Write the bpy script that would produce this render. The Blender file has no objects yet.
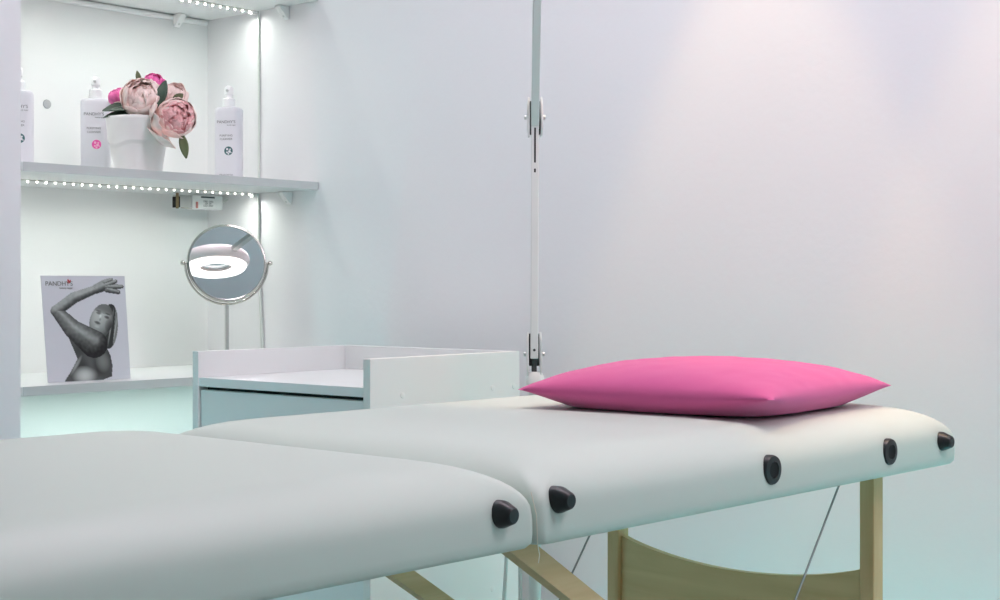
import bpy, bmesh, math, random
from mathutils import Vector, Matrix, Euler, noise as mnoise

random.seed(7)
SC = bpy.context.scene
COL = SC.collection
PI = math.pi

# ------------------------------------------------------------------ camera
CAMH = 0.905
cam_d = bpy.data.cameras.new('camera')
cam = bpy.data.objects.new('camera', cam_d)
COL.objects.link(cam)
cam.location = (0, 0, CAMH)
cam.rotation_euler = (PI / 2, 0, math.radians(40.8))
cam_d.sensor_width = 36.0
cam_d.lens = 54.0
cam_d.shift_y = -0.015
cam_d.clip_start = 0.02
SC.camera = cam

# ------------------------------------------------------------------ world, view
W = bpy.data.worlds.new('world')
SC.world = W
W.use_nodes = True
W.node_tree.nodes['Background'].inputs[0].default_value = (0.8, 0.82, 0.85, 1)
W.node_tree.nodes['Background'].inputs[1].default_value = 0.05
SC.view_settings.view_transform = 'Standard'
SC.view_settings.look = 'None'
SC.view_settings.exposure = 0.0
SC.view_settings.gamma = 1.0
SC.view_settings.use_curve_mapping = False
SC.cycles.max_bounces = 12
SC.cycles.diffuse_bounces = 8
SC.cycles.caustics_reflective = False
SC.cycles.caustics_refractive = False
SC.cycles.sample_clamp_indirect = 6.0

# light levels (the lamps themselves are built with their fittings below)
CEIL_W = 17.0            # long ceiling light near the wall
FILL_W = 7.0            # added square fill light on the right, out of view
CEIL_COL = (1.0, 0.845, 0.95)
SPOT_W = 36.0
SPOT_COL = (1.0, 0.70, 0.40)
DIODE = 930.0             # emission of the shelf diodes
DIODE_COL = (0.95, 1.0, 0.94)
TEAL_FILL = 25.0               # added unseen strips that tint the lower walls teal
RING = 2.0               # magnifier ring lamp

# ------------------------------------------------------------------ materials
def mat(name, col, rough=0.5, metal=0.0, spec=0.5, emit=None, bump=None, trans=0.0, ior=1.45, alpha=None, var=None, coat=0.0):
    m = bpy.data.materials.new(name)
    m.use_nodes = True
    nt = m.node_tree
    b = nt.nodes['Principled BSDF']
    c = (col[0], col[1], col[2], 1)
    b.inputs['Base Color'].default_value = c
    b.inputs['Roughness'].default_value = rough
    b.inputs['Metallic'].default_value = metal
    b.inputs['Specular IOR Level'].default_value = spec
    b.inputs['Transmission Weight'].default_value = trans
    b.inputs['IOR'].default_value = ior
    b.inputs['Coat Weight'].default_value = coat
    if emit:
        b.inputs['Emission Color'].default_value = (emit[0], emit[1], emit[2], 1)
        b.inputs['Emission Strength'].default_value = emit[3]
    if bump or var:
        tc = nt.nodes.new('ShaderNodeTexCoord')
    if var:
        n = nt.nodes.new('ShaderNodeTexNoise')
        n.inputs['Scale'].default_value = var[0]
        n.inputs['Detail'].default_value = 4
        r = nt.nodes.new('ShaderNodeValToRGB')
        r.color_ramp.elements[0].position = 0.3
        r.color_ramp.elements[1].position = 0.7
        k = var[1]
        r.color_ramp.elements[0].color = (col[0]*(1-k), col[1]*(1-k), col[2]*(1-k), 1)
        r.color_ramp.elements[1].color = (min(1, col[0]*(1+k)), min(1, col[1]*(1+k)), min(1, col[2]*(1+k)), 1)
        nt.links.new(tc.outputs['Object'], n.inputs['Vector'])
        nt.links.new(n.outputs['Fac'], r.inputs['Fac'])
        nt.links.new(r.outputs['Color'], b.inputs['Base Color'])
    if bump:
        n2 = nt.nodes.new('ShaderNodeTexNoise')
        n2.inputs['Scale'].default_value = bump[0]
        n2.inputs['Detail'].default_value = 3
        bp = nt.nodes.new('ShaderNodeBump')
        bp.inputs['Strength'].default_value = bump[1]
        bp.inputs['Distance'].default_value = bump[2]
        nt.links.new(tc.outputs['Object'], n2.inputs['Vector'])
        nt.links.new(n2.outputs['Fac'], bp.inputs['Height'])
        nt.links.new(bp.outputs['Normal'], b.inputs['Normal'])
    return m

def wood(name, c1, c2, axis_scale):
    m = bpy.data.materials.new(name)
    m.use_nodes = True
    nt = m.node_tree
    b = nt.nodes['Principled BSDF']
    b.inputs['Roughness'].default_value = 0.45
    tc = nt.nodes.new('ShaderNodeTexCoord')
    mp = nt.nodes.new('ShaderNodeMapping')
    mp.inputs['Scale'].default_value = axis_scale
    n = nt.nodes.new('ShaderNodeTexNoise')
    n.inputs['Scale'].default_value = 5.0
    n.inputs['Detail'].default_value = 6.0
    n.inputs['Distortion'].default_value = 0.5
    r = nt.nodes.new('ShaderNodeValToRGB')
    r.color_ramp.elements[0].position = 0.35
    r.color_ramp.elements[1].position = 0.68
    r.color_ramp.elements[0].color = (*c1, 1)
    r.color_ramp.elements[1].color = (*c2, 1)
    nt.links.new(tc.outputs['Object'], mp.inputs['Vector'])
    nt.links.new(mp.outputs['Vector'], n.inputs['Vector'])
    nt.links.new(n.outputs['Fac'], r.inputs['Fac'])
    nt.links.new(r.outputs['Color'], b.inputs['Base Color'])
    return m

M = {}
M['wall'] = mat('wall_paint', (0.80, 0.80, 0.81), 0.75, spec=0.3, bump=(60, 0.10, 0.004))
M['niche'] = mat('niche_paint', (0.84, 0.845, 0.835), 0.7, spec=0.3, bump=(60, 0.06, 0.003))
M['ceiling'] = mat('ceiling_paint', (0.85, 0.84, 0.86), 0.8)
M['floor'] = mat('floor_vinyl', (0.36, 0.46, 0.44), 0.4, var=(3, 0.05))
M['melamine'] = mat('white_melamine', (0.80, 0.82, 0.81), 0.35)
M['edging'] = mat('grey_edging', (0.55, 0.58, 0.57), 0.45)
M['trolley'] = mat('white_laminate', (0.78, 0.79, 0.78), 0.4)
M['trolley_cream'] = mat('cream_laminate', (0.80, 0.79, 0.76), 0.45)
M['dark_gap'] = mat('dark_gap', (0.03, 0.035, 0.035), 0.8)
M['vinyl'] = mat('cream_vinyl', (0.575, 0.635, 0.57), 0.42, spec=0.4, bump=(900, 0.06, 0.0006))
M['black'] = mat('black_rubber', (0.012, 0.014, 0.015), 0.38)
M['blackhole'] = mat('black_recess', (0.004, 0.004, 0.004), 0.8)
M['wood_up'] = wood('beech_upright', (0.58, 0.39, 0.18), (0.72, 0.52, 0.27), (9, 9, 0.7))
M['wood_along'] = wood('beech_brace', (0.58, 0.39, 0.18), (0.72, 0.52, 0.27), (9, 0.8, 9))
M['wood_across'] = wood('beech_board', (0.68, 0.48, 0.23), (0.78, 0.57, 0.30), (0.7, 9, 9))
M['steel'] = mat('steel_cable', (0.35, 0.36, 0.36), 0.4, metal=0.8)
M['chrome'] = mat('chrome', (0.62, 0.60, 0.56), 0.14, metal=1.0)
M['satin'] = mat('satin_metal', (0.62, 0.63, 0.61), 0.32, metal=0.9)
M['mirror'] = mat('mirror_glass', (0.93, 0.94, 0.94), 0.01, metal=1.0)
M['white_plastic'] = mat('white_plastic', (0.82, 0.82, 0.81), 0.35)
M['arm_white'] = mat('arm_enamel', (0.70, 0.71, 0.69), 0.35)
M['grey_plastic'] = mat('grey_plastic', (0.52, 0.54, 0.53), 0.4)
M['joint_dark'] = mat('dark_joint', (0.05, 0.055, 0.055), 0.5)
M['cable_white'] = mat('cable_white', (0.62, 0.65, 0.62), 0.5)
M['thread'] = mat('cream_thread', (0.75, 0.70, 0.58), 0.8)
M['pink'] = mat('pink_cotton', (0.62, 0.11, 0.29), 0.85, spec=0.2, bump=(700, 0.25, 0.0008))
M['pink'].node_tree.nodes['Principled BSDF'].inputs['Sheen Weight'].default_value = 0.5
M['pink'].node_tree.nodes['Principled BSDF'].inputs['Sheen Tint'].default_value = (1.0, 0.55, 0.75, 1)
M['ceramic'] = mat('white_ceramic', (0.84, 0.83, 0.81), 0.4)
M['petal_pale'] = mat('pale_pink_petal', (0.94, 0.73, 0.68), 0.7, var=(40, 0.12))
M['petal_mid'] = mat('rose_petal', (0.90, 0.50, 0.50), 0.7, var=(40, 0.2))
M['petal_hot'] = mat('hot_pink_petal', (0.85, 0.16, 0.42), 0.7, var=(50, 0.3))
M['leaf'] = mat('dark_green_leaf', (0.045, 0.085, 0.055), 0.5, var=(30, 0.3))
M['leaf_olive'] = mat('olive_leaf', (0.13, 0.15, 0.07), 0.55, var=(30, 0.2))
M['bottle'] = mat('bottle_plastic', (0.69, 0.69, 0.73), 0.28)
M['pump'] = mat('pump_plastic', (0.85, 0.86, 0.86), 0.3)
M['ink'] = mat('grey_ink', (0.16, 0.17, 0.17), 0.6)
M['ink_dark'] = mat('dark_ink', (0.03, 0.045, 0.05), 0.6)
M['ink_teal'] = mat('teal_ink', (0.05, 0.13, 0.14), 0.6)
M['ink_pink'] = mat('pink_ink', (0.80, 0.10, 0.38), 0.6)
M['ink_red'] = mat('red_ink', (0.55, 0.03, 0.04), 0.6)
M['sticker_red'] = mat('faded_red_ink', (0.62, 0.22, 0.20), 0.6)
M['brown'] = mat('bare_brass', (0.20, 0.15, 0.07), 0.5)
M['diode'] = mat('lit_diode', (1, 1, 1), 0.4, emit=(*DIODE_COL, DIODE))
M['diode_cool'] = mat('lit_cool_diode', (1, 1, 1), 0.4, emit=(0.80, 1.0, 0.95, DIODE * 1.5))
M['diode_side'] = mat('diode_package', (.9, .88, .82), 0.5, emit=(1.0, 0.95, 0.86, 4.0))
M['teal_fill'] = mat('teal_fill_glow', (.7, .9, .9), 0.5, emit=(0.07, 0.82, 0.86, TEAL_FILL))
M['tape'] = mat('strip_tape', (0.55, 0.57, 0.53), 0.5)
M['panel_lit'] = mat('lit_diffuser', (1, 1, 1), 0.5, emit=(*CEIL_COL, 4.0))
M['spot_lit'] = mat('lit_spot_lamp', (1, 1, 1), 0.5, emit=(*SPOT_COL, 8.0))
M['ring_lit'] = mat('lit_ring', (1, 1, 1), 0.5, emit=(1.0, 0.99, 0.97, RING))
M['lens'] = mat('lens_glass', (0.75, 0.90, 0.88), 0.05, trans=0.85)
M['pearl'] = mat('pearl_enamel', (0.78, 0.72, 0.70), 0.35)

# ------------------------------------------------------------------ helpers
def link(name, me, m, parent=None, loc=None, rot=None, smooth=None):
    if smooth is not None:
        for p in me.polygons:
            p.use_smooth = True
        me.set_sharp_from_angle(angle=math.radians(smooth))
    if m is not None:
        me.materials.append(m)
    o = bpy.data.objects.new(name, me)
    COL.objects.link(o)
    if parent:
        o.parent = parent
    if loc:
        o.location = loc
    if rot:
        o.rotation_euler = rot
    return o

def obj(name, bm, m, parent=None, loc=None, rot=None, smooth=None):
    bmesh.ops.recalc_face_normals(bm, faces=bm.faces[:])
    me = bpy.data.meshes.new(name)
    bm.to_mesh(me)
    bm.free()
    return link(name, me, m, parent, loc, rot, smooth)

def thing(name, label, cat, loc=(0, 0, 0), rotz=0.0, group=None):
    o = bpy.data.objects.new(name, None)
    COL.objects.link(o)
    o.empty_display_size = 0.05
    o.location = loc
    o.rotation_euler = (0, 0, rotz)
    return tag(o, label, cat, group)

def tag(o, label, cat, group=None):
    o['label'] = label
    o['category'] = cat
    if group:
        o['group'] = group
    return o

def struct(name, bm, m):
    o = obj(name, bm, m)
    o['kind'] = 'structure'
    return o

def BM():
    return bmesh.new()

def box(bm, x0, x1, y0, y1, z0, z1, bev=0.0, seg=2):
    r = bmesh.ops.create_cube(bm, size=1.0)
    vs = r['verts']
    for v in vs:
        v.co = Vector(((x0 + x1) / 2 + v.co.x * (x1 - x0), (y0 + y1) / 2 + v.co.y * (y1 - y0), (z0 + z1) / 2 + v.co.z * (z1 - z0)))
    if bev > 0:
        es = set()
        for v in vs:
            for e in v.link_edges:
                es.add(e)
        bmesh.ops.bevel(bm, geom=list(es), offset=bev, segments=seg, affect='EDGES', profile=0.5)
    return bm

def bar(bm, p, q, w, h, up=(0, 0, 1), bev=0.0):
    """a rectangular bar from p to q; w across, h along up"""
    p, q = Vector(p), Vector(q)
    d = (q - p).normalized()
    s = d.cross(Vector(up)).normalized()
    u = s.cross(d).normalized()
    vs = []
    for t in (p, q):
        for a, b in ((-1, -1), (1, -1), (1, 1), (-1, 1)):
            vs.append(bm.verts.new(t + s * (a * w / 2) + u * (b * h / 2)))
    f = [(0, 1, 2, 3), (7, 6, 5, 4)] + [(i, i + 4, (i + 1) % 4 + 4, (i + 1) % 4) for i in range(4)]
    fs = [bm.faces.new([vs[i] for i in q4]) for q4 in f]
    if bev > 0:
        es = set(e for fc in fs for e in fc.edges)
        bmesh.ops.bevel(bm, geom=list(es), offset=bev, segments=2, affect='EDGES', profile=0.5)
    return bm

def tube(bm, pts, r, n=10, closed=False):
    pts = [Vector(p) for p in pts]
    rs = r if isinstance(r, (list, tuple)) else [r] * len(pts)
    rings = []
    ref = None
    N = len(pts)
    for i, p in enumerate(pts):
        if closed:
            d = (pts[(i + 1) % N] - pts[i - 1]).normalized()
        else:
            d = (pts[min(i + 1, N - 1)] - pts[max(i - 1, 0)]).normalized()
        if ref is None:
            ref = d.orthogonal().normalized()
        ref = (ref - d * ref.dot(d)).normalized()
        b = d.cross(ref)
        rings.append([bm.verts.new(p + (ref * math.cos(2 * PI * k / n) + b * math.sin(2 * PI * k / n)) * rs[i]) for k in range(n)])
    for i in range(N if closed else N - 1):
        A, B = rings[i], rings[(i + 1) % N]
        for k in range(n):
            bm.faces.new((A[k], A[(k + 1) % n], B[(k + 1) % n], B[k]))
    if not closed:
        bm.faces.new(rings[0][::-1])
        bm.faces.new(rings[-1])
    return bm

def lathe(bm, prof, n=32, axis_m=None, cap0=True, cap1=True, fr=None):
    """revolve (r, z) profile about z; fr(angle, r, z) may change the radius"""
    mtx = axis_m or Matrix.Identity(4)
    rings = []
    for r, z in prof:
        ring = []
        for k in range(n):
            a = 2 * PI * k / n
            rr, zz = (r, z) if fr is None else fr(a, r, z)
            ring.append(bm.verts.new(mtx @ Vector((rr * math.cos(a), rr * math.sin(a), zz))))
        rings.append(ring)
    for A, B in zip(rings, rings[1:]):
        for k in range(n):
            bm.faces.new((A[k], A[(k + 1) % n], B[(k + 1) % n], B[k]))
    if cap0:
        bm.faces.new(rings[0][::-1])
    if cap1:
        bm.faces.new(rings[-1])
    return bm

def along(p, d):
    """matrix whose z axis points along d, placed at p"""
    q = Vector(d).normalized().to_track_quat('Z', 'Y')
    return Matrix.Translation(Vector(p)) @ q.to_matrix().to_4x4()

def prism(bm, poly, off, axis='x'):
    """extrude a polygon of 2-D points; axis: the axis extruded along, off=(a, b)"""
    def P(p, t):
        if axis == 'x':
            return Vector((t, p[0], p[1]))
        if axis == 'y':
            return Vector((p[0], t, p[1]))
        return Vector((p[0], p[1], t))
    A = [bm.verts.new(P(p, off[0])) for p in poly]
    B = [bm.verts.new(P(p, off[1])) for p in poly]
    bm.faces.new(A)
    bm.faces.new(B[::-1])
    for i in range(len(poly)):
        j = (i + 1) % len(poly)
        bm.faces.new((A[i], A[j], B[j], B[i]))
    return bm

def text(name, body, size, m, parent, mtx, align='CENTER', bold=0.0, depth=0.0002):
    cu = bpy.data.curves.new('lettering', 'FONT')
    cu.body = body
    cu.size = size
    cu.align_x = align
    cu.align_y = 'CENTER'
    cu.extrude = depth
    cu.offset = bold
    t = bpy.data.objects.new('lettering', cu)
    COL.objects.link(t)
    bpy.context.view_layer.update()
    dg = bpy.context.evaluated_depsgraph_get()
    me = bpy.data.meshes.new_from_object(t.evaluated_get(dg))
    bpy.data.objects.remove(t)
    bpy.data.curves.remove(cu)
    me.name = name
    me.materials.clear()
    o = link(name, me, m, parent)
    o.matrix_local = mtx
    return o

# ------------------------------------------------------------------ the room
YW = 2.45                 # wall behind table and trolley
XF = -2.693               # front plane of the niche
XN = -3.116               # back of the niche
YJ = 1.649                # side of the niche nearest the camera
CH = 2.40                 # ceiling
XR, YB = 1.7, -2.2
struct('floor', box(BM(), XN - .1, XR + .1, YB - .1, YW + .1, -0.06, 0), M['floor'])
struct('ceiling', box(BM(), XN - .1, XR + .1, YB - .1, YW + .1, CH, CH + .06), M['ceiling'])
struct('wall_back', box(BM(), XN - .1, XR + .1, YW, YW + .1, 0, CH), M['wall'])
struct('wall_niche', box(BM(), XN - .1, XN, YJ, YW, 0, CH), M['niche'])
struct('wall_left', box(BM(), XN - .1, XF, YB, YJ, 0, CH), M['wall'])
struct('wall_right', box(BM(), XR, XR + .1, YB, YW, 0, CH), M['wall'])
struct('wall_front', box(BM(), XN - .1, XR + .1, YB - .1, YB, 0, CH), M['wall'])

# ------------------------------------------------------------------ lamps of the room and an added fill
def ceiling_panel(x, y, hx, label, watts):
    t = thing('ceiling_light', label, 'ceiling light', (x, y, CH), 0, 'ceiling panels')
    hy = .15 if hx > .5 else .30
    b = BM()
    for s in (-1, 1):
        box(b, s * hx - .012, s * hx + .012, -hy - .012, hy + .012, -.035, -.001, .002)
        box(b, -hx + .012, hx - .012, s * hy - .012, s * hy + .012, -.035, -.001, .002)
    obj('frame', b, M['white_plastic'], t)
    obj('diffuser', box(BM(), -hx + .013, hx - .013, -hy + .013, hy - .013, -.028, -.004), M['panel_lit'], t)
    L = bpy.data.lights.new('ceiling_lamp', 'AREA')
    L.shape = 'RECTANGLE'
    L.size = 2 * hx - .04
    L.size_y = 2 * hy - .04
    L.energy = watts
    L.color = CEIL_COL
    lo = bpy.data.objects.new('lamp', L)
    COL.objects.link(lo)
    lo.parent = t
    lo.location = (0, 0, -.04)
    return t
ceiling_panel(-.95, 1.70, 1.25, 'long white ceiling light over the massage table, parallel to the wall', CEIL_W)
ceiling_panel(0.60, 1.75, .30, 'added square fill light on the ceiling over the empty right side of the room', FILL_W)  # added out of view to brighten the sides facing right

def ceiling_spot(x, y, label):
    t = thing('ceiling_spotlight', label, 'spotlight', (x, y, CH), 0, 'recessed spots along the wall')
    obj('trim_ring', lathe(BM(), [(.030, -.001), (.042, -.001), (.044, -.006), (.036, -.010), (.030, -.006)], 32), M['white_plastic'], t, smooth=40)
    obj('bulb', lathe(BM(), [(.002, -.007), (.026, -.006), (.029, -.001)], 24), M['spot_lit'], t, smooth=40)
    L = bpy.data.lights.new('spot_lamp', 'SPOT')
    L.energy = SPOT_W
    L.color = SPOT_COL
    L.spot_size = math.radians(40)
    L.spot_blend = 0.32
    L.shadow_soft_size = 0.025
    lo = bpy.data.objects.new('lamp', L)
    COL.objects.link(lo)
    lo.parent = t
    lo.location = (0, 0, -.015)
    return t
ceiling_spot(-1.469, 2.17, 'round recessed spotlight near the wall above the pink cushion')
ceiling_spot(-0.866, 2.17, 'round recessed spotlight near the wall right of the table end')

# ------------------------------------------------------------------ niche shelves
SY0, SY1 = YJ + .002, YW - .001
def shelf(zt, label):
    t = thing('wall_shelf', label, 'shelf', (XF, SY1, zt), 0, 'shelves in the lit niche')
    w = SY1 - SY0
    obj('board', box(BM(), XN - XF + .001, -.0012, -w, 0, -.0185, 0, .0012), M['melamine'], t)
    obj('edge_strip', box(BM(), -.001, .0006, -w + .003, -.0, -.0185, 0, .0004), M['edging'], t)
    return t
ZTT = 2.045 + .0185
ZT, ZM, ZL = 1.590 + .0185, 1.153, 0.700
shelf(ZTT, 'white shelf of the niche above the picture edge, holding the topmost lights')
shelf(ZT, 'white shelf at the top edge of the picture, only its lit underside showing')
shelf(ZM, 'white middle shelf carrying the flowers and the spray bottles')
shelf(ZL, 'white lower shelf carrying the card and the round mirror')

def added_strip(loc, rz, x0, x1, label):  # added below the frame to give the lower walls a teal glow
    t = thing('added_light_strip', label, 'light strip', loc, rz, 'added coloured light strips on the floor')
    b = BM()
    box(b, x0, x1, -.015, .015, .001, .010)
    box(b, x0, x1, -.017, -.014, .001, .020)
    box(b, x0, x1, .014, .017, .001, .014)
    obj('profile', b, M['satin'], t)
    obj('diffuser', box(BM(), x0 + .005, x1 - .005, -.0135, .0135, .0105, .0135), M['teal_fill'], t)
    return t
added_strip((-.55, YW - .10, 0), 0, -1.1, 2.1, 'added unseen teal light strip along the foot of the back wall, behind the table')
added_strip((XF + .10, .2, 0), PI / 2, -1.2, 1.4, 'added unseen teal light strip along the foot of the left wall')

XS = -2.913                                # line of the diodes, half way into the shelf
def led_strip(zu, label, glow='diode', n=34):
    t = thing('led_strip', label, 'light strip', (XS, 0, zu), 0, 'light strips under the shelves')
    y0, y1 = SY0 + .012, YW - .030
    obj('tape', box(BM(), -.004, .004, y0 - .006, y1 + .004, -.0022, -.0006), M['tape'], t)
    obj('end_connector', box(BM(), -.006, .006, y1 + .006, y1 + .022, -.010, -.0006, .002), M['white_plastic'], t)
    first = None
    for i in range(n):
        y = y0 + (y1 - y0) * i / (n - 1)
        if first is None:
            b = BM()
            lathe(b, [(.0021, -.0036), (.0025, -.0040), (.0025, -.0002)], 12, cap0=True)
            first = obj('diode', b, M['diode_side'], t, (0, y, -.0023), smooth=60)
            first.data.materials.append(M[glow])
            for p in first.data.polygons:
                if len(p.vertices) > 8 and p.center.z < -.003:
                    p.material_index = 1
        else:
            c = first.copy()
            COL.objects.link(c)
            c.parent = t
            c.location = (0, y, -.0023)
    return t
led_strip(ZTT - .0185, 'row of bright diodes under the highest shelf, above the picture edge')
led_strip(ZT - .0185, 'row of bright diodes at the top edge of the picture')
led_strip(ZM - .0185, 'row of bright diodes under the middle shelf')
led_strip(ZL - .0185, 'row of bright diodes under the lower shelf', 'diode_cool')

def shelf_support(x, y, zu, face, label):
    """plastic gusset; face 'side': screwed to the wall on the right, 'back': to the niche back"""
    t = thing('shelf_support', label, 'bracket', (x, y, zu), 0 if face == 'side' else PI / 2 + PI, 'plastic shelf supports')
    # built against a wall at y=0 facing -y
    tri = [(-.001, -.001), (-.032, -.001), (-.034, -.005), (-.010, -.029), (-.004, -.033), (-.001, -.033)]
    b = prism(BM(), tri, (-.009, .009), 'x')
    bmesh.ops.bevel(b, geom=b.edges[:], offset=.0018, segments=2, affect='EDGES', profile=0.5)
    obj('gusset', b, M['white_plastic'], t, smooth=40)
    obj('screw', lathe(BM(), [(.003, 0), (.003, .001), (.001, .0016)], 12, along((0, -.0125, -.0258), (0, -.7, -.7))), M['satin'], t)
    if face == 'back':
        t.rotation_euler = (0, 0, -PI / 2 + PI)
    return t
shelf_support(-2.795, YW, ZM - .0185, 'side', 'small white support under the right end of the middle shelf')
shelf_support(-2.805, YW, ZT - .0185, 'side', 'small white support under the top shelf on the right wall')
sb = shelf_support(XN + .014, 2.338, ZT - .0185, 'back', 'small white support under the top shelf on the niche back')

o = obj('cable_conduit', tube(BM(), [(XN + .008, y, ZT - .0275) for y in (SY0 + .01, 1.9, 2.2, YW - .012)], .0068, 12), M['white_plastic'], smooth=50)
tag(o, 'white round cable tube along the back wall under the top shelf', 'cable tube')

XC = -2.908
o = obj('light_cable', tube(BM(), [(XC, YW - .008, ZT - .0195), (XC, YW - .004, ZT - .05), (XC + .001, YW - .004, 1.35), (XC, YW - .004, ZM + .002)], .0032, 8), M['cable_white'], smooth=60)
tag(o, 'thin grey cable down the wall from top shelf to middle shelf', 'cable', 'cables on the niche wall')
o = obj('light_cable', tube(BM(), [(XC, YW - .008, ZM - .0195), (XC - .001, YW - .005, ZM - .05), (XC + .001, YW - .005, .95), (XC + .012, YW - .005, .80), (XC + .016, YW - .005, ZL + .002)], [.0032, .0032, .0034, .0042, .0042], 8), M['cable_white'], smooth=60)
tag(o, 'thin grey cable down the wall behind the round mirror', 'cable', 'cables on the niche wall')

# grey cap on the niche back
yc = 1.977
o = obj('hole_plug', lathe(BM(), [(.011, 0), (.0105, .0015), (.008, .0028), (.001, .0032)], 20, along((XN, yc, 1.331), (1, 0, 0))), mat('cap_grey', (.42, .43, .44), .6), smooth=50)
yc = None
tag(o, 'small round grey plug in the niche back wall between the bottles', 'plug')

# light strip driver under the middle shelf
def driver():
    zt = ZM - .0185
    t = thing('led_driver', 'small white power box with printed label hanging under the middle shelf', 'power box', (-3.03, 2.288, zt), 0)
    b = box(BM(), -.032, 0, .047, .142, -.039, -.004, .0025)
    obj('case', b, M['white_plastic'], t)
    b = box(BM(), -.030, -.002, .008, .045, -.036, -.006, .0015)
    obj('wire_cover', b, M['grey_plastic'], t)
    b = BM()
    box(b, -.006, .001, .000, .004, -.040, -.001)
    obj('end_clip', b, M['brown'], t)
    obj('terminal', box(BM(), -.026, .0014, .0048, .0075, -.037, -.010), M['blackhole'], t)
    b = box(BM(), -.001, .0006, .012, .044, -.0385, -.0372)
    obj('wire', b, M['brown'], t)
    f = .0004
    obj('label_bar', box(BM(), -.001, f, .073, .116, -.0105, -.0065), M['ink_dark'], t)
    obj('warning_mark', box(BM(), -.001, f, .057, .064, -.037, -.021), M['sticker_red'], t)
    for i, (z, s) in enumerate(((-.019, '230V~ 50Hz'), (-.024, '12V  DC'), (-.030, 'LED 30W'))):
        text('label_print', s, .0062 if i < 2 else .0075, M['ink'], t, Matrix.Translation((f, .096, z)) @ Euler((PI / 2, 0, PI / 2)).to_matrix().to_4x4())
    obj('lead', tube(BM(), [(-.012, .142, -.020), (-.010, .152, -.018), (-.004, .165, -.008), (.020, .172, -.003), (.06, .175, -.0025)], .0022, 8), M['cable_white'], t, smooth=60)
    return t
driver()

# ------------------------------------------------------------------ spray bottles
def rrect(hx, hy, r, n=6):
    pts = []
    for cx, cy, a0 in ((hx - r, hy - r, 0), (-hx + r, hy - r, 90), (-hx + r, -hy + r, 180), (hx - r, -hy + r, 270)):
        for k in range(n + 1):
            a = math.radians(a0 + 90 * k / n)
            pts.append((cx + r * math.cos(a), cy + r * math.sin(a)))
    return pts

def loft(bm, rings, cap0=True, cap1=True):
    R = [[bm.verts.new(p) for p in ring] for ring in rings]
    for A, B in zip(R, R[1:]):
        n = len(A)
        for k in range(n):
            bm.faces.new((A[k], A[(k + 1) % n], B[(k + 1) % n], B[k]))
    if cap0:
        bm.faces.new(R[0][::-1])
    if cap1:
        bm.faces.new(R[-1])
    return bm

BH = .177
def bottle(x, y, rz, label, emblem):
    t = thing('spray_bottle', label, 'bottle', (x, y, ZM), rz, 'white spray bottles on the middle shelf')
    # the label side faces local -y
    prof = [(.90, .0), (.97, .002), (1, .006), (1, .05), (1, .10), (1, BH - .012), (.985, BH - .006), (.93, BH - .002), (.80, BH)]
    rings = [[Vector((px * s, py * s, z)) for px, py in rrect(.0325, .021, .014)] for s, z in prof]
    obj('body', loft(BM(), rings), M['bottle'], t, smooth=50)
    obj('collar', lathe(BM(), [(.016, BH + .0004), (.016, BH + .004), (.0145, BH + .005), (.0145, BH + .020), (.012, BH + .023)], 24, fr=lambda a, r, z: (r * (1 + (.025 * math.cos(24 * a) if BH + .004 < z < BH + .021 else 0)), z)), M['pump'], t, smooth=40)
    b = lathe(BM(), [(.0085, BH + .0234), (.0085, BH + .030), (.0105, BH + .032), (.0105, BH + .044), (.0085, BH + .050), (.004, BH + .053)], 20)
    n = obj('pump_head', b, M['pump'], t, smooth=40)
    obj('nozzle', lathe(BM(), [(.0032, 0), (.0030, .006), (.0012, .0065)], 12, along((0, -.0095, BH + .040), (0, -1, 0))), M['grey_plastic'], n, smooth=40)
    RX = Matrix.Translation((0, -.0212, 0)) @ Matrix.Rotation(PI / 2, 4, 'X')
    def at(px, z):
        return Matrix.Translation((px, -.0213, z)) @ Matrix.Rotation(PI / 2, 4, 'X')
    text('brand_print', "PANDHY'S", .0098, M['ink'], t, at(0, .141))
    text('brand_print', 'beauty sugar', .0042, M['ink'], t, at(.013, .1335))
    text('name_print', 'PURIFYING', .0066, M['ink'], t, at(0, .1085))
    text('name_print', 'CLEANSER', .0066, M['ink'], t, at(0, .1000))
    text('volume_print', '250 ml e 8.5 fl.oz', .0048, M['ink'], t, at(0, .0150))
    e = obj('emblem', lathe(BM(), [(.0105, .0), (.0105, .0004)], 24, along((.006, -.0211, .072), (0, -1, 0))), M['ink_teal'] if emblem == 'teal' else M['ink_pink'], t)
    b = BM()
    for (ex, ez, er) in ((.003, .066, .0028), (.010, .0655, .002), (.0085, .0605, .0032), (.0025, .0585, .0022), (.006, .055, .0022), (.0125, .058, .0014)):
        lathe(b, [(er, 0), (er, .0002)], 10, along((ex, -.0216, ez + .010), (0, -1, 0)))
    obj('emblem_mark', b, M['bottle'] if emblem == 'teal' else mat('light_pink_ink', (.85, .45, .62), .6), e)
    return t
bottle(-2.845, 2.300, math.radians(33), 'white spray bottle at the right end of the middle shelf, dark round emblem', 'teal')
bottle(-2.945, 1.995, math.radians(45), 'white spray bottle with pink round emblem half behind the flower pot', 'pink')
bottle(-2.948, 1.799, math.radians(52), 'white spray bottle cut off by the left wall edge', 'teal')

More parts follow.
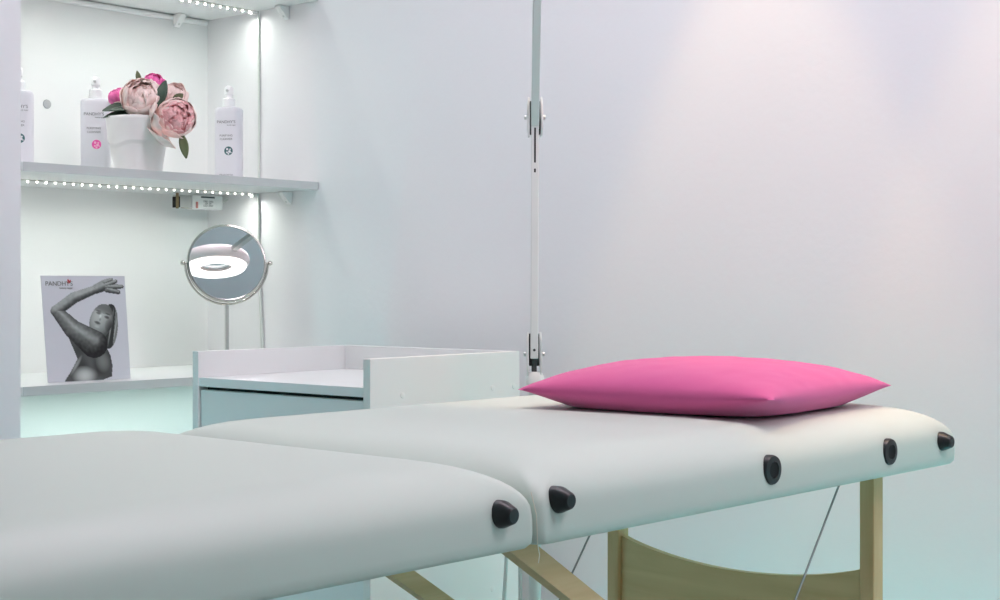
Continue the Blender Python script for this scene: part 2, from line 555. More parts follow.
# ------------------------------------------------------------------ flower pot and peonies
VX, VY, VZ = -2.759, 1.978, ZM
def pot():
    t = thing('flower_pot', 'white ceramic pot with a wavy ridge holding pink peonies', 'pot', (VX, VY, VZ))
    outer = [(.050, 0), (.052, .004), (.054, .020), (.0575, .040), (.0605, .058), (.0602, .061), (.0655, .066), (.0655, .070), (.0655, .078), (.0670, .096), (.0685, .112), (.0682, .118), (.0665, .120)]
    inner = [(.0640, .118), (.0605, .085), (.052, .030), (.020, .025)]
    def fr(a, r, z):
        w = .008 * math.sin(2 * a + 1.0) + .004 * math.sin(5 * a)
        k = math.exp(-((z - .066) / .03) ** 2)
        wob = 1 + .012 * math.sin(3 * a + z * 20) + .006 * math.sin(9 * a + 1.3 + z * 30)
        return r * wob, z + w * k
    obj('wall', lathe(BM(), outer + inner, 72, fr=fr), M['ceramic'], t, smooth=60)
    b = BM()
    lathe(b, [(.0605, .092), (.04, .096), (.002, .097)], 32, cap0=True)
    obj('soil', b, mat('moss', (.10, .11, .06), .9, var=(60, .4)), t, smooth=60)
pot()

def petal(bm, mtx, R, az, halfw, th0, th1, curl, seed, squash=0.95, cup=0.0):
    """one cupped petal on a sphere of radius R round the flower axis (polar angle th from the bottom)"""
    nu, nv = 7, 7
    g = []
    for j in range(nv):
        v = j / (nv - 1)
        th = th0 + (th1 - th0) * v
        shape = math.sin(PI * min(1, .10 + .62 * v)) ** .7 if v < .75 else math.sin(PI * min(1, .10 + .62 * v)) ** .7 * (1 - .25 * (v - .75) / .25)
        row = []
        for i in range(nu):
            u = -1 + 2 * i / (nu - 1)
            a = az + u * halfw * shape
            rr = R * (1 + curl * v ** 3 + cup * u * u)
            nz = mnoise.noise(Vector((u * 1.6 + seed, v * 2.2, seed * 3.1)))
            rr *= 1 + .10 * nz * v
            tt = th + .16 * u * u * v * (-1) + .12 * mnoise.noise(Vector((u * 3 + seed * 2, 4.0, seed))) * v
            p = Vector((rr * math.sin(tt) * math.cos(a), rr * math.sin(tt) * math.sin(a), -rr * math.cos(tt) * squash))
            row.append(bm.verts.new(mtx @ p))
        g.append(row)
    for j in range(nv - 1):
        for i in range(nu - 1):
            bm.faces.new((g[j][i], g[j][i + 1], g[j + 1][i + 1], g[j + 1][i]))

def leaf_mesh(bm, p, d, nrm, L, w, fold=.25, bend=.2):
    d = Vector(d).normalized()
    s = d.cross(Vector(nrm)).normalized()
    n = s.cross(d).normalized()
    rows = []
    for j in range(9):
        v = j / 8
        ww = w * (math.sin(PI * min(1, v * .94 + .03)) ** .8)
        c = Vector(p) + d * (L * v) - n * (bend * L * v * v)
        rows.append([bm.verts.new(c + s * (u * ww) + n * (abs(u) * fold * ww)) for u in (-1, -.5, 0, .5, 1)])
    for A, B in zip(rows, rows[1:]):
        for i in range(4):
            bm.faces.new((A[i], A[i + 1], B[i + 1], B[i]))

def soli(o, th):
    md = o.modifiers.new('thickness', 'SOLIDIFY')
    md.thickness = th
    md.offset = 0
    return o

def peony(pos, axis, R, label, outer, inner, opening=50, leaves=(), seed=1, guards=()):
    t = thing('peony', label, 'flower', pos, 0, 'peonies in the white pot')
    rnd = random.Random(seed)
    mt = along((0, 0, 0), axis)
    b = BM()
    for (k, cnt, rad, top, cur) in ((0, 6, 1.0, 180 - opening, -.04), (1, 6, .93, 180 - opening * .82, -.10)):
        for i in range(cnt):
            petal(b, mt, R * rad * rnd.uniform(.96, 1.04), 2 * PI * i / cnt + k * .5 + rnd.uniform(-.15, .15), .78, math.radians(8), math.radians(top + rnd.uniform(-8, 6)), cur, rnd.uniform(0, 50))
    for (az, th, sc) in guards:
        petal(b, mt, R * sc, az, .62, math.radians(10), math.radians(th), .18, rnd.uniform(0, 50))
    soli(obj('outer_petals', b, outer, t, smooth=80), .0012)
    b = BM()
    for (k, cnt, rad, top) in ((0, 9, .86, 138), (1, 9, .79, 147), (2, 8, .71, 155), (3, 7, .62, 161), (4, 6, .52, 168)):
        for i in range(cnt):
            petal(b, mt, R * rad * rnd.uniform(.92, 1.08), 2 * PI * i / cnt + k * .7 + rnd.uniform(-.3, .3), rnd.uniform(.45, .65), math.radians(30), math.radians(top + rnd.uniform(-10, 8)), rnd.uniform(-.05, .12), rnd.uniform(0, 50))
    r_ = bmesh.ops.create_icosphere(b, subdivisions=2, radius=R * .52)
    for v in r_['verts']:
        v.co *= 1 + .12 * mnoise.noise(v.co * 60)
    soli(obj('inner_petals', b, inner, t, smooth=80), .001)
    ax = Vector(axis).normalized()
    base = Vector((VX, VY, VZ + .106)) - Vector(pos)
    p0 = -ax * R * .86
    mid = p0 * .7 + base * .3 - Vector((0, 0, .002))
    obj('stem', tube(BM(), [p0, p0 - ax * .008, mid, base], .0022, 8), M['leaf_olive'], t, smooth=60)
    for (lp, ld, ln, L, w, m) in leaves:
        b = BM()
        leaf_mesh(b, lp, ld, ln, L, w)
        soli(obj('leaf', b, M[m], t, smooth=80), .0007)
    return t

# directions: to the camera from the pot is about (0.81, -0.58, -0.1); right in the picture is (0.757, 0.653, 0)
TC = Vector((.81, -.58, -.10))
RT = Vector((.757, .653, 0))
UP = Vector((0, 0, 1))
def off(r, u, f):
    return Vector((VX, VY, VZ + .121)) + RT * r + UP * u + TC * f
PX = .0022          # metres per pixel at the pot
# pot rim centre is at about pixel (138, 118)
peony(off(4 * PX, 20 * PX, .030), TC * .75 + UP * .55 - RT * .15, 21.5 * PX, 'large pale pink peony at the front top of the white pot', M['petal_pale'], M['petal_pale'], 72,
      leaves=((-RT * .030 - UP * .026, -RT * .95 + UP * .10, UP + TC * .7, .058, .019, 'leaf'),
              (-RT * .020 - UP * .036 + TC * .006, -RT * .97 + TC * .1 + UP * .03, UP + TC * .6, .064, .014, 'leaf'),
              (-RT * .018 - UP * .030 + TC * .004, -RT * .95 + TC * .2 + UP * .16, UP + TC * .6, .054, .011, 'leaf'),
              (UP * .026 - TC * .010 - RT * .004, UP * .95 - RT * .22, TC, .034, .006, 'leaf_olive')), seed=3)
peony(off(38 * PX, -0.5 * PX, .045), TC * .8 + RT * .25 + UP * .12, 20 * PX, 'large pale pink peony drooping over the right rim of the pot', M['petal_pale'], M['petal_mid'], 62,
      leaves=((Vector((.002, .010, -.032)), -UP * .95 + RT * .22, TC + RT * .1, .056, .010, 'leaf_olive'),
              (Vector((-.004, -.008, .034)), UP * .55 + RT * .75, TC, .028, .009, 'leaf_olive'),
              (Vector((-.030, -.030, .020)), UP * .95 + RT * .30, TC + UP * .1, .064, .012, 'leaf')), seed=11,
      guards=((math.radians(200), 128, 1.28), (math.radians(235), 120, 1.42), (math.radians(165), 118, 1.22)))
peony(off(-19 * PX, 20 * PX, -.010), -RT * .4 + UP * .7 + TC * .3, 12 * PX, 'small hot pink peony at the left of the bunch', M['petal_pale'], M['petal_hot'], 88, seed=21)
peony(off(17 * PX, 35 * PX, -.012), UP * .7 + TC * .4 + RT * .3, 11 * PX, 'small hot pink peony peeping over the top of the bunch', M['petal_hot'], M['petal_hot'], 80, seed=33)
peony(off(37 * PX, 23 * PX, -.012), UP * .7 + TC * .5 + RT * .3, 14 * PX, 'pale pink peony at the back right, behind the drooping one', M['petal_pale'], M['petal_pale'], 70, seed=45)

# ------------------------------------------------------------------ advertising card
def card():
    Wd, Hd = .202, .226
    t = thing('advertising_card', 'grey card printed with a bare-shouldered woman raising her arm', 'card', (-2.757, 1.856, ZL), math.radians(86.5))
    nu, nv = 140, 170
    def surf(u, v):
        x = (u - .5) * Wd
        z = (1 - v) * Hd
        curl = .010 * max(0, u - .55) ** 2 * 4 * (v) - .003 * math.sin(PI * u)
        return Vector((x + .004 * (v - .5) * max(0, u - .5), .030 * (1 - v) + curl, z * .992 + .0006))
    # printed picture, in the coordinates of a 508 x 600 crop (card = 45..445 by 48..545)
    caps = [  # x0 y0 r0 x1 y1 r1 tone
        (103, 214, 25, 190, 152, 26, .62), (190, 152, 26, 296, 112, 19, .66),
        (106, 214, 27, 175, 300, 44, .52), (175, 300, 44, 268, 372, 66, .52),
        (296, 112, 22, 345, 92, 27, .58), (345, 92, 20, 398, 74, 9, .62), (345, 100, 18, 428, 100, 9, .55), (352, 112, 17, 408, 126, 11, .48), (340, 80, 14, 376, 66, 9, .6),
    ]
    torso = [(150, 335), (230, 310), (320, 370), (345, 430), (352, 480), (345, 530), (300, 543), (118, 545), (150, 500), (186, 440)]
    def inside(px, py, poly):
        c = False
        j = len(poly) - 1
        for i in range(len(poly)):
            xi, yi = poly[i]
            xj, yj = poly[j]
            if (yi > py) != (yj > py) and px < (xj - xi) * (py - yi) / (yj - yi) + xi:
                c = not c
            j = i
        return c
    def el(px, py, cx, cy, a, b, rot=0):
        c, s = math.cos(math.radians(rot)), math.sin(math.radians(rot))
        dx, dy = px - cx, py - cy
        x = (dx * c + dy * s) / a
        y = (-dx * s + dy * c) / b
        return x, y, x * x + y * y
    def shade(u, v):
        px, py = 45 + u * 400, 48 + v * 497
        val = None
        if inside(px, py, torso):
            n = mnoise.noise(Vector((px / 45, py / 60, 1.7)))
            val = .17 + .10 * n
            x, y, q = el(px, py, 215, 520, 62, 48)
            if q < 1:
                val = max(val, .20 + .50 * (1 - q) ** 1.2)
            x, y, q = el(px, py, 178, 470, 10, 60, 32)
            if q < 1:
                val = max(val, .18 + .3 * (1 - q))
            x, y, q = el(px, py, 305, 455, 40, 60, -10)
            if q < 1:
                val = max(val, .15 + .22 * (1 - q))
        # hair at the back of the head
        x, y, q = el(px, py, 352, 290, 42, 108, 8)
        if q < 1:
            val = .10 + .5 * max(0, math.sin(x * 11 + y * 3)) ** 4 * (1 - q) + (.25 if x > .55 else 0)
        # head
        x, y, q = el(px, py, 312, 265, 56, 86, 22)
        if q < 1:
            nrm = math.sqrt(max(0, 1 - q))
            val = .20 + .46 * max(0, -.35 * x - .35 * y + .85 * nrm)
            for (ex, ey, a, bb, r, d) in ((302, 226, 15, 8, 18, -.34), (340, 247, 14, 8, 22, -.34), (292, 272, 17, 8, 24, -.36), (300, 215, 18, 4, 14, -.25), (346, 232, 16, 4, 24, -.25), (306, 256, 6, 10, 20, -.16), (309, 240, 6, 16, 18, .16), (288, 290, 14, 7, 20, .10), (345, 285, 18, 34, 15, -.12)):
                _, _, q2 = el(px, py, ex, ey, a, bb, r)
                if q2 < 1:
                    val += d * (1 - q2) ** .6
            _, _, q3 = el(px, py, 330, 205, 60, 26, 20)
            if q3 < 1:
                val *= .55 + .25 * q3
        best, near = None, 1.0
        for (x0, y0, r0, x1, y1, r1, tone) in caps:
            dx, dy = x1 - x0, y1 - y0
            L2 = dx * dx + dy * dy
            s = max(0, min(1, ((px - x0) * dx + (py - y0) * dy) / L2))
            r = r0 + (r1 - r0) * s
            ox, oy = px - (x0 + dx * s), py - (y0 + dy * s)
            d = math.hypot(ox, oy) / r
            if d < near:
                near = d
                nz = math.sqrt(1 - d * d)
                l = max(0, (-.30 * ox / r - .62 * oy / r + .62 * nz))
                gl = max(0, (.15 * ox / r - .25 * oy / r + .95 * nz)) ** 24
                best = .13 + tone * .75 * l ** 1.3 + .22 * gl - (.10 * s if r0 > 40 else 0)
        if best is not None:
            val = best + .06 * mnoise.noise(Vector((px / 14, py / 14, 9)))
        if val is None:
            return (.60, .62, .66)
        val = max(.02, min(.95, val)) ** 1.65
        return (val * .94, val * 1.02, val * .97)
    b = BM()
    cl = b.loops.layers.float_color.new('print')
    vs = [[b.verts.new(surf(i / nu, j / nv)) for i in range(nu + 1)] for j in range(nv + 1)]
    cc = [[shade(i / nu, j / nv) for i in range(nu + 1)] for j in range(nv + 1)]
    for j in range(nv):
        for i in range(nu):
            idx = ((j, i), (j + 1, i), (j + 1, i + 1), (j, i + 1))
            f = b.faces.new([vs[a][c] for a, c in idx])
            for lp, (a, c) in zip(f.loops, idx):
                lp[cl] = (*cc[a][c], 1)
    m = mat('printed_card', (.5, .5, .5), .55)
    at = m.node_tree.nodes.new('ShaderNodeVertexColor')
    at.layer_name = 'print'
    m.node_tree.links.new(at.outputs['Color'], m.node_tree.nodes['Principled BSDF'].inputs['Base Color'])
    me = bpy.data.meshes.new('sheet')
    b.to_mesh(me)
    b.free()
    o = link('sheet', me, m, t, smooth=80)
    md = o.modifiers.new('thickness', 'SOLIDIFY')
    md.thickness = .0008
    md.offset = -1
    def onto(o, px, py):
        """lay flat lettering onto the curled sheet"""
        u0, v0 = (px - 45) / 400, (py - 48) / 497
        for w in o.data.vertices:
            p = surf(u0 + w.co.x / Wd, v0 - w.co.y / Hd)
            w.co = p + Vector((0, -.0007 - w.co.z, 0))
    I4 = Matrix.Identity(4)
    ci = mat('card_ink', (.20, .22, .20), .6)
    onto(text('brand_print', "PANDHY", .0138, ci, t, I4, 'LEFT'), 62, 86)
    onto(text('brand_print', "S", .0138, ci, t, I4, 'LEFT'), 175, 86)
    onto(text('tagline_print', "beauty sugar", .0060, ci, t, I4, 'LEFT'), 125, 106)
    b = BM()
    leaf_mesh(b, (0, 0, 0), (-.25, 1, 0), (0, 0, 1), .0095, .0022, 0, 0)
    leaf_mesh(b, (0, 0, 0), (.55, 1, 0), (0, 0, 1), .0085, .0018, 0, 0)
    leaf_mesh(b, (0, 0, 0), (-.9, .5, 0), (0, 0, 1), .0065, .0016, 0, 0)
    onto(obj('logo_mark', b, M['ink_red'], t), 170, 84)
    # easel strut holding it up behind
    obj('easel_strut', bar(BM(), (0, .034, .15), (0, .085, .001), .035, .0012, up=(0, 1, .3)), M['white_plastic'], t)
    return t
card()

# ------------------------------------------------------------------ round mirror on the lower shelf
CAMV = Vector((0, 0, CAMH))
HEAD = Vector((-1.36, 1.62, 1.50))          # centre of the magnifier ring
def round_mirror():
    c = Vector((-2.808, 2.264, .957))
    t = thing('round_mirror', 'round chrome tilting mirror on a stem on the lower shelf', 'mirror', (c.x, c.y, ZL), math.atan2(-.653, .757) * 0)
    R = .0925
    a1 = (CAMV - c).normalized()
    a2 = (HEAD + Vector((.10, 0, .04)) - c).normalized()
    n = (a1 + a2).normalized()
    lc = c - Vector((c.x, c.y, ZL))
    # base and stem stay upright
    obj('base', lathe(BM(), [(.070, .0006), (.072, .003), (.070, .007), (.030, .012), (.010, .018), (.006, .026)], 40), M['chrome'], t, smooth=40)
    zb = lc.z - .0985
    obj('stem', tube(BM(), [(0, 0, .020), (0, 0, .10), (0, 0, zb)], .0052, 16), M['satin'], t, smooth=50)
    # yoke: half ring in the upright plane across the view
    s = Vector((n.y * -1, n.x, 0)).normalized()          # horizontal axis of the pivots
    pts = []
    for k in range(33):
        a = PI + PI * k / 32
        pts.append(lc + s * (math.cos(a) * (R + .0050)) + Vector((0, 0, math.sin(a) * (R + .0050))))
    obj('yoke', tube(BM(), pts, .0028, 10), M['chrome'], t, smooth=60)
    for sg in (-1, 1):
        p = lc + s * sg * (R - .001)
        obj('pivot_knob', lathe(BM(), [(.0022, 0), (.0022, .006), (.0052, .008), (.006, .012), (.004, .016), (.001, .0168)], 16, along(p, s * sg)), M['chrome'], t, smooth=40)
    mt = along(lc, n)
    ring = lathe(BM(), [(R - .006, .0015), (R - .004, .006), (R - .0005, .0055), (R + .001, .001), (R + .001, -.005), (R - .003, -.007), (R - .010, -.0075)], 72, mt)
    # open front: remove the cap in front of the glass
    fr = obj('frame', ring, M['chrome'], t, smooth=40)
    obj('glass', lathe(BM(), [(.002, .0034), (R * .5, .0034), (R - .005, .0034)], 72, mt, cap0=True, cap1=False), M['mirror'], t)
    bm = bmesh.new()
    bm.from_mesh(fr.data)
    big = sorted([f for f in bm.faces if len(f.verts) > 10], key=lambda f: (f.calc_center_median() - lc).dot(n), reverse=True)
    bmesh.ops.delete(bm, geom=[big[0]], context='FACES')
    bm.to_mesh(fr.data)
    bm.free()
round_mirror()

# ------------------------------------------------------------------ drawer trolley
def trolley():
    W_, D_, H_ = .506, .430, .7705
    t = thing('drawer_trolley', 'white drawer trolley with raised rim standing against the wall', 'trolley', (-2.462, 1.897, 0), math.radians(1.0))
    th = .018
    b = .002
    z0 = .075
    # the front faces local -y
    obj('side_panel', box(BM(), 0, th, 0, D_, z0, H_, .0008), M['trolley'], t)
    p = obj('side_panel', box(BM(), W_ - th, W_, 0, D_, z0, H_, .0008), M['trolley_cream'], t)
    p['label'] = 'cream outer side panel with screw caps'
    for (y, z) in ((.085, .700), (.345, .700), (.412, .700), (.085, .300), (.345, .300)):
        obj('screw_cap', lathe(BM(), [(.0058, .0002), (.0056, .0010), (.002, .0016)], 18, along((W_, y, z), (1, 0, 0))), M['trolley_cream'], p, smooth=40)
    obj('back_panel', box(BM(), th + .0004, W_ - th - .0004, D_ - th, D_, z0, H_, .0008), M['trolley'], t)
    tr = .718
    obj('tray', box(BM(), th + .0004, W_ - th - .0004, .002, D_ - th - .0004, tr - th, tr, .0008), M['trolley'], t)
    obj('bottom_board', box(BM(), th + .0004, W_ - th - .0004, .002, D_ - th - .0004, z0 + .002, z0 + .002 + th), M['trolley'], t)
    obj('carcass_inside', box(BM(), th + .0006, W_ - th - .0006, .024, .027, z0 + .022, tr - th - .001), M['dark_gap'], t)
    zz = [z0 + .024, .29, .495, tr - th - .005]
    for i in range(3):
        dr = obj('drawer', box(BM(), th + .0035, W_ - th - .0035, .004, .021, zz[i] + .002, zz[i + 1] - .002, .001), M['trolley'], t)
        obj('finger_slot', box(BM(), W_ / 2 - .05, W_ / 2 + .05, .0032, .0042, zz[i + 1] - .085, zz[i + 1] - .070, .0004), M['dark_gap'], dr)
    for x in (.045, W_ - .045):
        for y in (.05, D_ - .05):
            c = obj('caster', box(BM(), x - .012, x + .012, y - .014, y + .014, .046, z0 - .0005, .004), M['grey_plastic'], t)
            obj('wheel', lathe(BM(), [(.018, -.010), (.025, -.008), (.025, .008), (.018, .010)], 24, along((x, y, .0255), (1, 0, 0))), M['black'], c, smooth=40)
    return t
trolley()

# ------------------------------------------------------------------ magnifier lamp on a stand
def lamp():
    P = Vector((-1.752, 2.1276, 0))
    t = thing('magnifier_lamp', 'white hinged magnifier lamp on a floor stand between trolley and cushion', 'lamp', P)
    def L(x, y, z):
        return Vector((x, y, z)) - P
    # star base
    b = BM()
    lathe(b, [(.040, .050), (.045, .060), (.044, .082), (.020, .092), (.016, .120)], 24)
    obj('base_hub', b, M['white_plastic'], t, smooth=40)
    for k in range(5):
        a = 2 * PI * k / 5 + .63
        d = Vector((math.cos(a), math.sin(a), 0))
        lg = obj('base_leg', bar(BM(), d * .035 + Vector((0, 0, .070)), d * .235 + Vector((0, 0, .062)), .030, .022, bev=.004), M['white_plastic'], t)
        c = obj('caster', lathe(BM(), [(.012, -.012), (.022, -.010), (.022, .010), (.012, .012)], 20, along(d * .22 + Vector((0, 0, .0225)), (-d.y, d.x, 0))), M['black'], lg, smooth=40)
    J0 = Vector((-1.754, 2.128, .766)) - P
    J1 = Vector((-1.752, 2.128, 1.207)) - P
    E = Vector((-1.585, 1.935, 1.545)) - P
    obj('pole', tube(BM(), [Vector((0, 0, .115)), Vector((0, 0, .40)), Vector((0, 0, .726))], .0115, 20), M['arm_white'], t, smooth=50)
    # pivot block on the pole
    b = lathe(BM(), [(.011, .708), (.017, .712), (.017, .736), (.012, .746)], 20)
    obj('socket', b, M['arm_white'], t, smooth=40)
    rt = Vector((.757, .653, 0))
    fw = Vector((-.653, .757, 0))
    def plates(c, zlo, zhi, gap):
        for s in (-1, 1):
            b = BM()
            cen = c + rt * (s * gap)
            prof = [(-.011, zlo), (.011, zlo), (.014, zlo + .014), (.014, zhi - .014), (.011, zhi), (-.011, zhi), (-.014, zhi - .014), (-.014, zlo + .014)]
            A = [b.verts.new(cen + fw * x + Vector((0, 0, z)) + rt * (.0024 * (1 - ((z - (zlo + zhi) / 2) / ((zhi - zlo) / 2)) ** 2)) * s) for x, z in prof]
            B = [b.verts.new(cen + fw * x + Vector((0, 0, z)) + rt * (s * .0032 + s * .0024 * (1 - ((z - (zlo + zhi) / 2) / ((zhi - zlo) / 2)) ** 2))) for x, z in prof]
            b.faces.new(A)
            b.faces.new(B)
            for i in range(8):
                j = (i + 1) % 8
                b.faces.new((A[i], A[j], B[j], B[i]))
            pl = obj('hinge_plate', b, M['arm_white'], t)
            obj('bolt', lathe(BM(), [(.0042, 0), (.0042, .0035), (.0025, .0045)], 12, along(cen + rt * (s * .0056) + Vector((0, 0, (zlo + zhi) / 2)), rt * s)), M['satin'], pl, smooth=40)
    plates(J0, -.028, .052, .0098)
    plates(J1, -.030, .042, .0100)
    obj('hinge_core', bar(BM(), J0 + Vector((0, 0, -.026)), J0 + Vector((0, 0, .010)), .0095, .018, up=fw, bev=.003), M['joint_dark'], t)
    obj('hinge_core', bar(BM(), J1 + Vector((0, 0, -.026)) + fw * .002, J1 + Vector((0, 0, .036)) + fw * .002, .0192, .016, up=fw, bev=.002), M['joint_dark'], t)
    obj('hinge_core', bar(BM(), J0 + Vector((0, 0, -.010)) + fw * .006, J0 + Vector((0, 0, .050)) + fw * .006, .0188, .012, up=fw, bev=.002), M['joint_dark'], t)
    lo = J0 + Vector((0, 0, .004)) - fw * .004
    hi = J1 + Vector((0, 0, -.006))
    arm = obj('lower_arm', bar(BM(), lo, hi, .0142, .022, up=fw, bev=.0015), M['arm_white'], t)
    d = (hi - lo).normalized()
    obj('spring_slot', bar(BM(), hi - d * .072 - fw * .0102, hi - d * .008 - fw * .0102, .0032, .002, up=fw), M['blackhole'], arm)
    obj('spring_slot', bar(BM(), hi - d * .090 - fw * .0102, hi - d * .083 - fw * .0102, .0032, .002, up=fw), M['blackhole'], arm)
    obj('screw', lathe(BM(), [(.0025, 0), (.0025, .001)], 12, along(lo + d * .016 - fw * .0105, -fw)), M['joint_dark'], arm)
    d2 = (E - J1).normalized()
    arm2 = obj('upper_arm', bar(BM(), J1 + d2 * -.014 - fw * .006, E, .0150, .022, up=rt.cross(d2), bev=.0015), M['arm_white'], t)
    # head joint and head
    H = HEAD - P
    v = (H - E)
    vh = Vector((v.x, v.y, 0)).normalized()
    rim = H - vh * .118 + Vector((0, 0, .022))
    obj('head_joint', bar(BM(), E + Vector((0, 0, -.02)), E + Vector((0, 0, .028)), .030, .034, up=vh, bev=.005), M['arm_white'], t)
    obj('head_bracket', bar(BM(), E + vh * .016, rim, .022, .016, bev=.003), M['satin'], t)
    hm = Matrix.Translation(H)
    b = BM()
    prof = [(.055, -.004), (.106, -.004), (.114, .004), (.116, .018), (.110, .034), (.096, .044), (.080, .046), (.062, .040), (.054, .020)]
    rings = []
    n = 56
    for r, z in prof:
        rings.append([b.verts.new(hm @ Vector((r * math.cos(2 * PI * k / n), r * math.sin(2 * PI * k / n), z))) for k in range(n)])
    for i in range(len(rings)):
        A, B = rings[i], rings[(i + 1) % len(rings)]
        for k in range(n):
            b.faces.new((A[k], A[(k + 1) % n], B[(k + 1) % n], B[k]))
    hd = obj('lamp_head', b, M['pearl'], t, smooth=40)
    b = BM()
    rr = [[b.verts.new(hm @ Vector((r * math.cos(2 * PI * k / n), r * math.sin(2 * PI * k / n), z))) for k in range(n)] for r, z in ((.056, -.0055), (.060, -.014), (.100, -.014), (.106, -.0055))]
    for A, B in zip(rr, rr[1:]):
        for k in range(n):
            b.faces.new((A[k], A[(k + 1) % n], B[(k + 1) % n], B[k]))
    for k in range(n):
        b.faces.new((rr[3][k], rr[3][(k + 1) % n], rr[0][(k + 1) % n], rr[0][k]))
    obj('light_ring', b, M['ring_lit'], hd, smooth=50)
    obj('lens', lathe(BM(), [(.0522, .004), (.053, .010), (.042, .016), (.020, .020), (.001, .0205)], 48, hm, cap0=True, cap1=True), M['lens'], hd, smooth=50)
    # cord of the lamp: hangs down beside the pole in two runs
    k = Vector((-.049, -.042, 0))
    obj('cord', tube(BM(), [Vector((0, -.012, .69)), k * .6 + Vector((0, 0, .66)), k * .72 + Vector((0, 0, .60)), k * .74 + Vector((0, 0, .48)), k * .9 + Vector((0, 0, .30)), k * .85 + Vector((0, 0, .12)), k * 1.6 + Vector((0, 0, .006))], .0035, 8), M['cable_white'], t, smooth=60)
    obj('cord', tube(BM(), [Vector((-.004, -.012, .69)), k * .35 + Vector((0, 0, .66)), k * .45 + Vector((0, 0, .60)), k * .55 + Vector((0, 0, .50)), k * .42 + Vector((0, 0, .40)), k * .4 + Vector((0, 0, .25)), k * .7 + Vector((0, 0, .10))], .0035, 8), M['cable_white'], t, smooth=60)
    return t
lamp()

# ------------------------------------------------------------------ folding massage table
TAB = (-.9655, 1.178)
TROT = math.radians(-1.1)
TZ0, TZ1 = .637, .728
def pad_mesh(y0, y1, w, knobs):
    """upholstered slab, x from -w to 0, wrapped over its edges"""
    hx, hy = w / 2, abs(y1 - y0) / 2
    cx, cy = -w / 2, (y0 + y1) / 2
    H = TZ1 - TZ0
    prof = [(.060, .0005), (.012, .0), (.004, .002), (.0006, .006), (.0, .014), (.0, .026), (.0006, .034)]
    for k in range(1, 13):
        q = k / 12 * PI / 2
        prof.append((.0006 + .088 * (1 - math.cos(q)), .034 + .0475 * math.sin(q)))
    prof += [(.11, .0822), (.15, .0828), (.20, .0831), (.26, .0832), (.30, .0832)]
    rings = []
    for ins, z in prof:
        ax, ay = hx - ins, hy - ins
        r = min(max(.012 + ins * .65, .012), ax * .95, ay * .95)
        ring = []
        n = 8
        corners = ((ax - r, ay - r, 0), (-ax + r, ay - r, 90), (-ax + r, -ay + r, 180), (ax - r, -ay + r, 270))
        for ci, (qx, qy, a0) in enumerate(corners):
            for k in range(n + 1):
                a = math.radians(a0 + 90 * k / n)
                ring.append((qx + r * math.cos(a), qy + r * math.sin(a)))
            # straight run to the next corner
            nx, ny, na = corners[(ci + 1) % 4]
            a = math.radians(na)
            p0 = ring[-1]
            p1 = (nx + r * math.cos(a), ny + r * math.sin(a))
            m = 60 if ci in (1, 3) else 18
            if ci in (0, 2):
                m = 18
            for k in range(1, m):
                ring.append((p0[0] + (p1[0] - p0[0]) * k / m, p0[1] + (p1[1] - p0[1]) * k / m))
        out = []
        for px, py in ring:
            X, Y, Z = cx + px, cy + py, TZ0 + z * H / .0832
            # dimples drawn in round the knobs
            d = 0
            for ky, kz in knobs:
                q = ((Y - ky) ** 2 + (Z - kz) ** 2)
                d += math.exp(-q / (.018 ** 2))
            wt = max(0, min(1, (px - (hx - .085)) / .075))
            if d > 0:
                X -= .0035 * d * wt * wt * (3 - 2 * wt)
            out.append(Vector((X, Y, Z)))
        rings.append(out)
    b = BM()
    loft(b, rings)
    return b

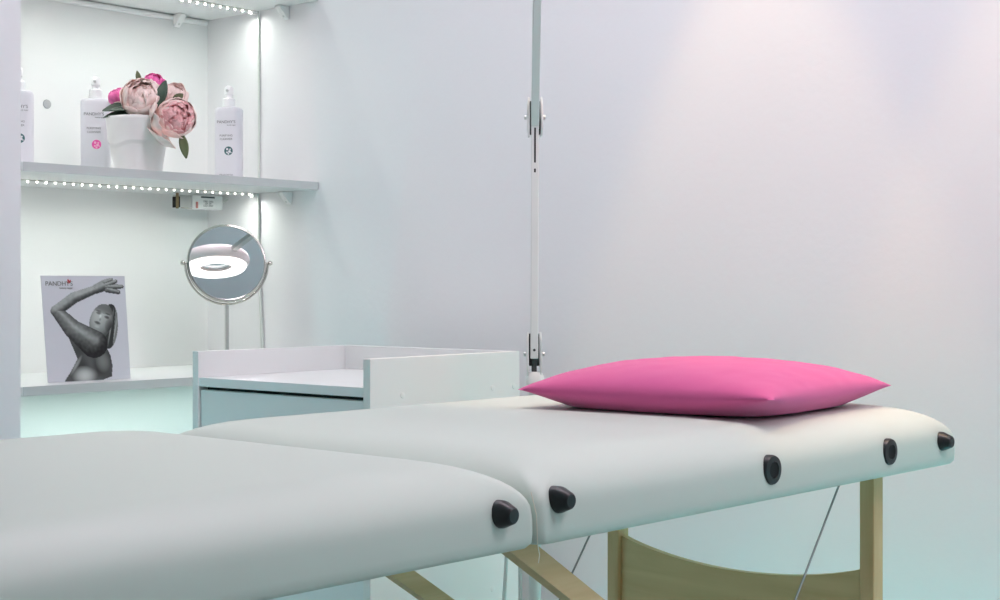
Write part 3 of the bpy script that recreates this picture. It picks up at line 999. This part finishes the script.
def massage_table():
    t = thing('massage_table', 'cream padded folding massage table on wooden legs', 'massage table', (TAB[0], TAB[1], 0), TROT)
    w = .680
    kz = TZ0 + .040
    far_k = [(.036, TZ0 + .046), (.448, TZ0 + .039), (.755, TZ0 + .036), (.918, TZ0 + .038)]
    near_k = [(-.053, TZ0 + .041), (-.70, kz), (-.82, kz), (-.925, kz)]
    for nm, y0, y1, ks in (('far', .0015, .965, far_k), ('near', -.965, -.0015, near_k)):
        p = obj('cushion_pad', pad_mesh(y0, y1, w, ks), M['vinyl'], t, smooth=60)
        p['label'] = 'padded half with the pink cushion' if nm == 'far' else 'padded half nearest the camera'
        for i, (y, z) in enumerate(ks):
            if i in (0, 3):
                obj('rubber_foot', lathe(BM(), [(.0138, -.010), (.0140, .002), (.0134, .005), (.0098, .0135), (.0086, .0165), (.0070, .0178), (.001, .0180)], 28, along((-.0035, y, z), (1, 0, 0))), M['black'], p, smooth=35)
            else:
                mt = along((-.005, y, z), (1, 0, 0))
                g = obj('socket', lathe(BM(), [(.0185, -.006), (.0188, .003), (.0175, .0062), (.0105, .0070), (.0095, .004)], 32, mt), M['black'], p, smooth=35)
                obj('socket_hole', lathe(BM(), [(.0094, .0042), (.0094, .0064), (.001, .0058)], 24, mt), M['blackhole'], g)
    # far legs, board and struts
    def legs(sy, ys):
        yl = sy * .793
        for x in (-.050, -.505):
            l = obj('leg', box(BM(), x - .0115, x + .0115, yl - .014, yl + .014, .022, TZ0 - .001, .002), M['wood_up'], t)
            obj('rubber_tip', lathe(BM(), [(.017, .0), (.017, .018), (.013, .0215)], 20, Matrix.Translation((x, yl, 0))), M['black'], l, smooth=40)
        b = BM()
        x0, x1 = -.493, -.062
        top = []
        for k in range(25):
            s = k / 24
            e = min(1, min(s, 1 - s) / .06)
            top.append((x0 + (x1 - x0) * s, .498 - .030 * (1 - (2 * s - 1) ** 2) ** .9 - .000 * e))
        poly = [(x0, .30)] + top + [(x1, .30)]
        prism(b, poly, (yl - .006, yl + .006), 'y')
        obj('end_board', b, M['wood_across'], t)
        obj('cross_rail', box(BM(), x0, x1, yl - .010, yl + .010, .175, .200, .002), M['wood_across'], t)
    legs(1, 1)
    legs(-1, 1)
    for x, sh in ((-.046, .012), (-.490, .088)):
        zt, k = TZ0 - .0008, .655
        yl_, yu_ = -.023 + sh, .022 + sh
        ye = .775
        poly = [(yl_, zt), (yu_, zt), (ye, zt - k * (ye - yu_)), (ye, zt - k * (ye - yl_))]
        b = prism(BM(), poly, (x - .0095, x + .0095), 'x')
        obj('strut', b, M['wood_along'], t)
    for x, ya in ((-.0575, .720), (-.4785, .785)):
        obj('tension_cable', tube(BM(), [(x, ya, TZ0 - .004), (x, ya - .243, TZ0 - .299)], .0016, 8), M['steel'], t, smooth=60)
    for x in (-.07, -.33, -.59):
        hg = obj('hinge', box(BM(), x - .02, x + .02, -.03, .03, TZ0 - .0035, TZ0 - .0005), M['satin'], t)
    obj('loose_thread', tube(BM(), [(-.0045, -.006, TZ0 + .058), (.0015, -.0045, TZ0 + .035), (.0015, -.0030, TZ0 + .006), (.001, .0010, TZ0 - .006), (.001, -.0010, TZ0 - .014)], .0005, 6), M['thread'], t)
    return t
massage_table()

# ------------------------------------------------------------------ pink cushion
def cushion():
    S = .200
    N = 56
    tipz = .027
    def pos(u, v, side):
        e = (1 - u ** 4) * (1 - v ** 4)
        lens = ((1 - u * u) * (1 - v * v))
        k = .50 * max(0, lens) ** .60 + .50 * max(0, e) ** .45
        cx = 1 - .055 * (1 - v * v) * abs(u) ** 3
        cy = 1 - .055 * (1 - u * u) * abs(v) ** 3
        x, y = u * S * cx, v * S * cy
        corner = (u * v) ** 2
        mid = tipz * (.90 + .10 * corner) + (.003 * corner if (u > 0 and v < 0) else 0)
        wr = .0012 * mnoise.noise(Vector((u * 5, v * 5, 2))) + .0006 * mnoise.noise(Vector((u * 14, v * 9, 5)))
        edge = min(1, 4 * max(0, lens) ** .5)
        if side > 0:
            z = mid + .047 * k + wr * edge * 1.2
        else:
            z = mid - .050 * k ** 1.4
            z = max(z, .0015 + .0012 * (1 - k))
        return Vector((x, y, z))
    b = BM()
    vt = [[None] * (N + 1) for _ in range(N + 1)]
    vb = [[None] * (N + 1) for _ in range(N + 1)]
    def st(i):
        s = -1 + 2 * i / N
        return math.sin(s * PI / 2) * .6 + s * .4
    for i in range(N + 1):
        for j in range(N + 1):
            u, v = st(i), st(j)
            vt[i][j] = b.verts.new(pos(u, v, 1))
            if i in (0, N) or j in (0, N):
                vb[i][j] = vt[i][j]
            else:
                vb[i][j] = b.verts.new(pos(u, v, -1))
    for i in range(N):
        for j in range(N):
            b.faces.new((vt[i][j], vt[i + 1][j], vt[i + 1][j + 1], vt[i][j + 1]))
            b.faces.new((vb[i][j], vb[i][j + 1], vb[i + 1][j + 1], vb[i + 1][j]))
    o = obj('cushion', b, M['pink'], None, (-1.203, 1.860, TZ1), (0, 0, math.radians(4.6)), smooth=100)
    return tag(o, 'square pink cotton cushion lying on the far half of the massage table', 'cushion')
cushion()
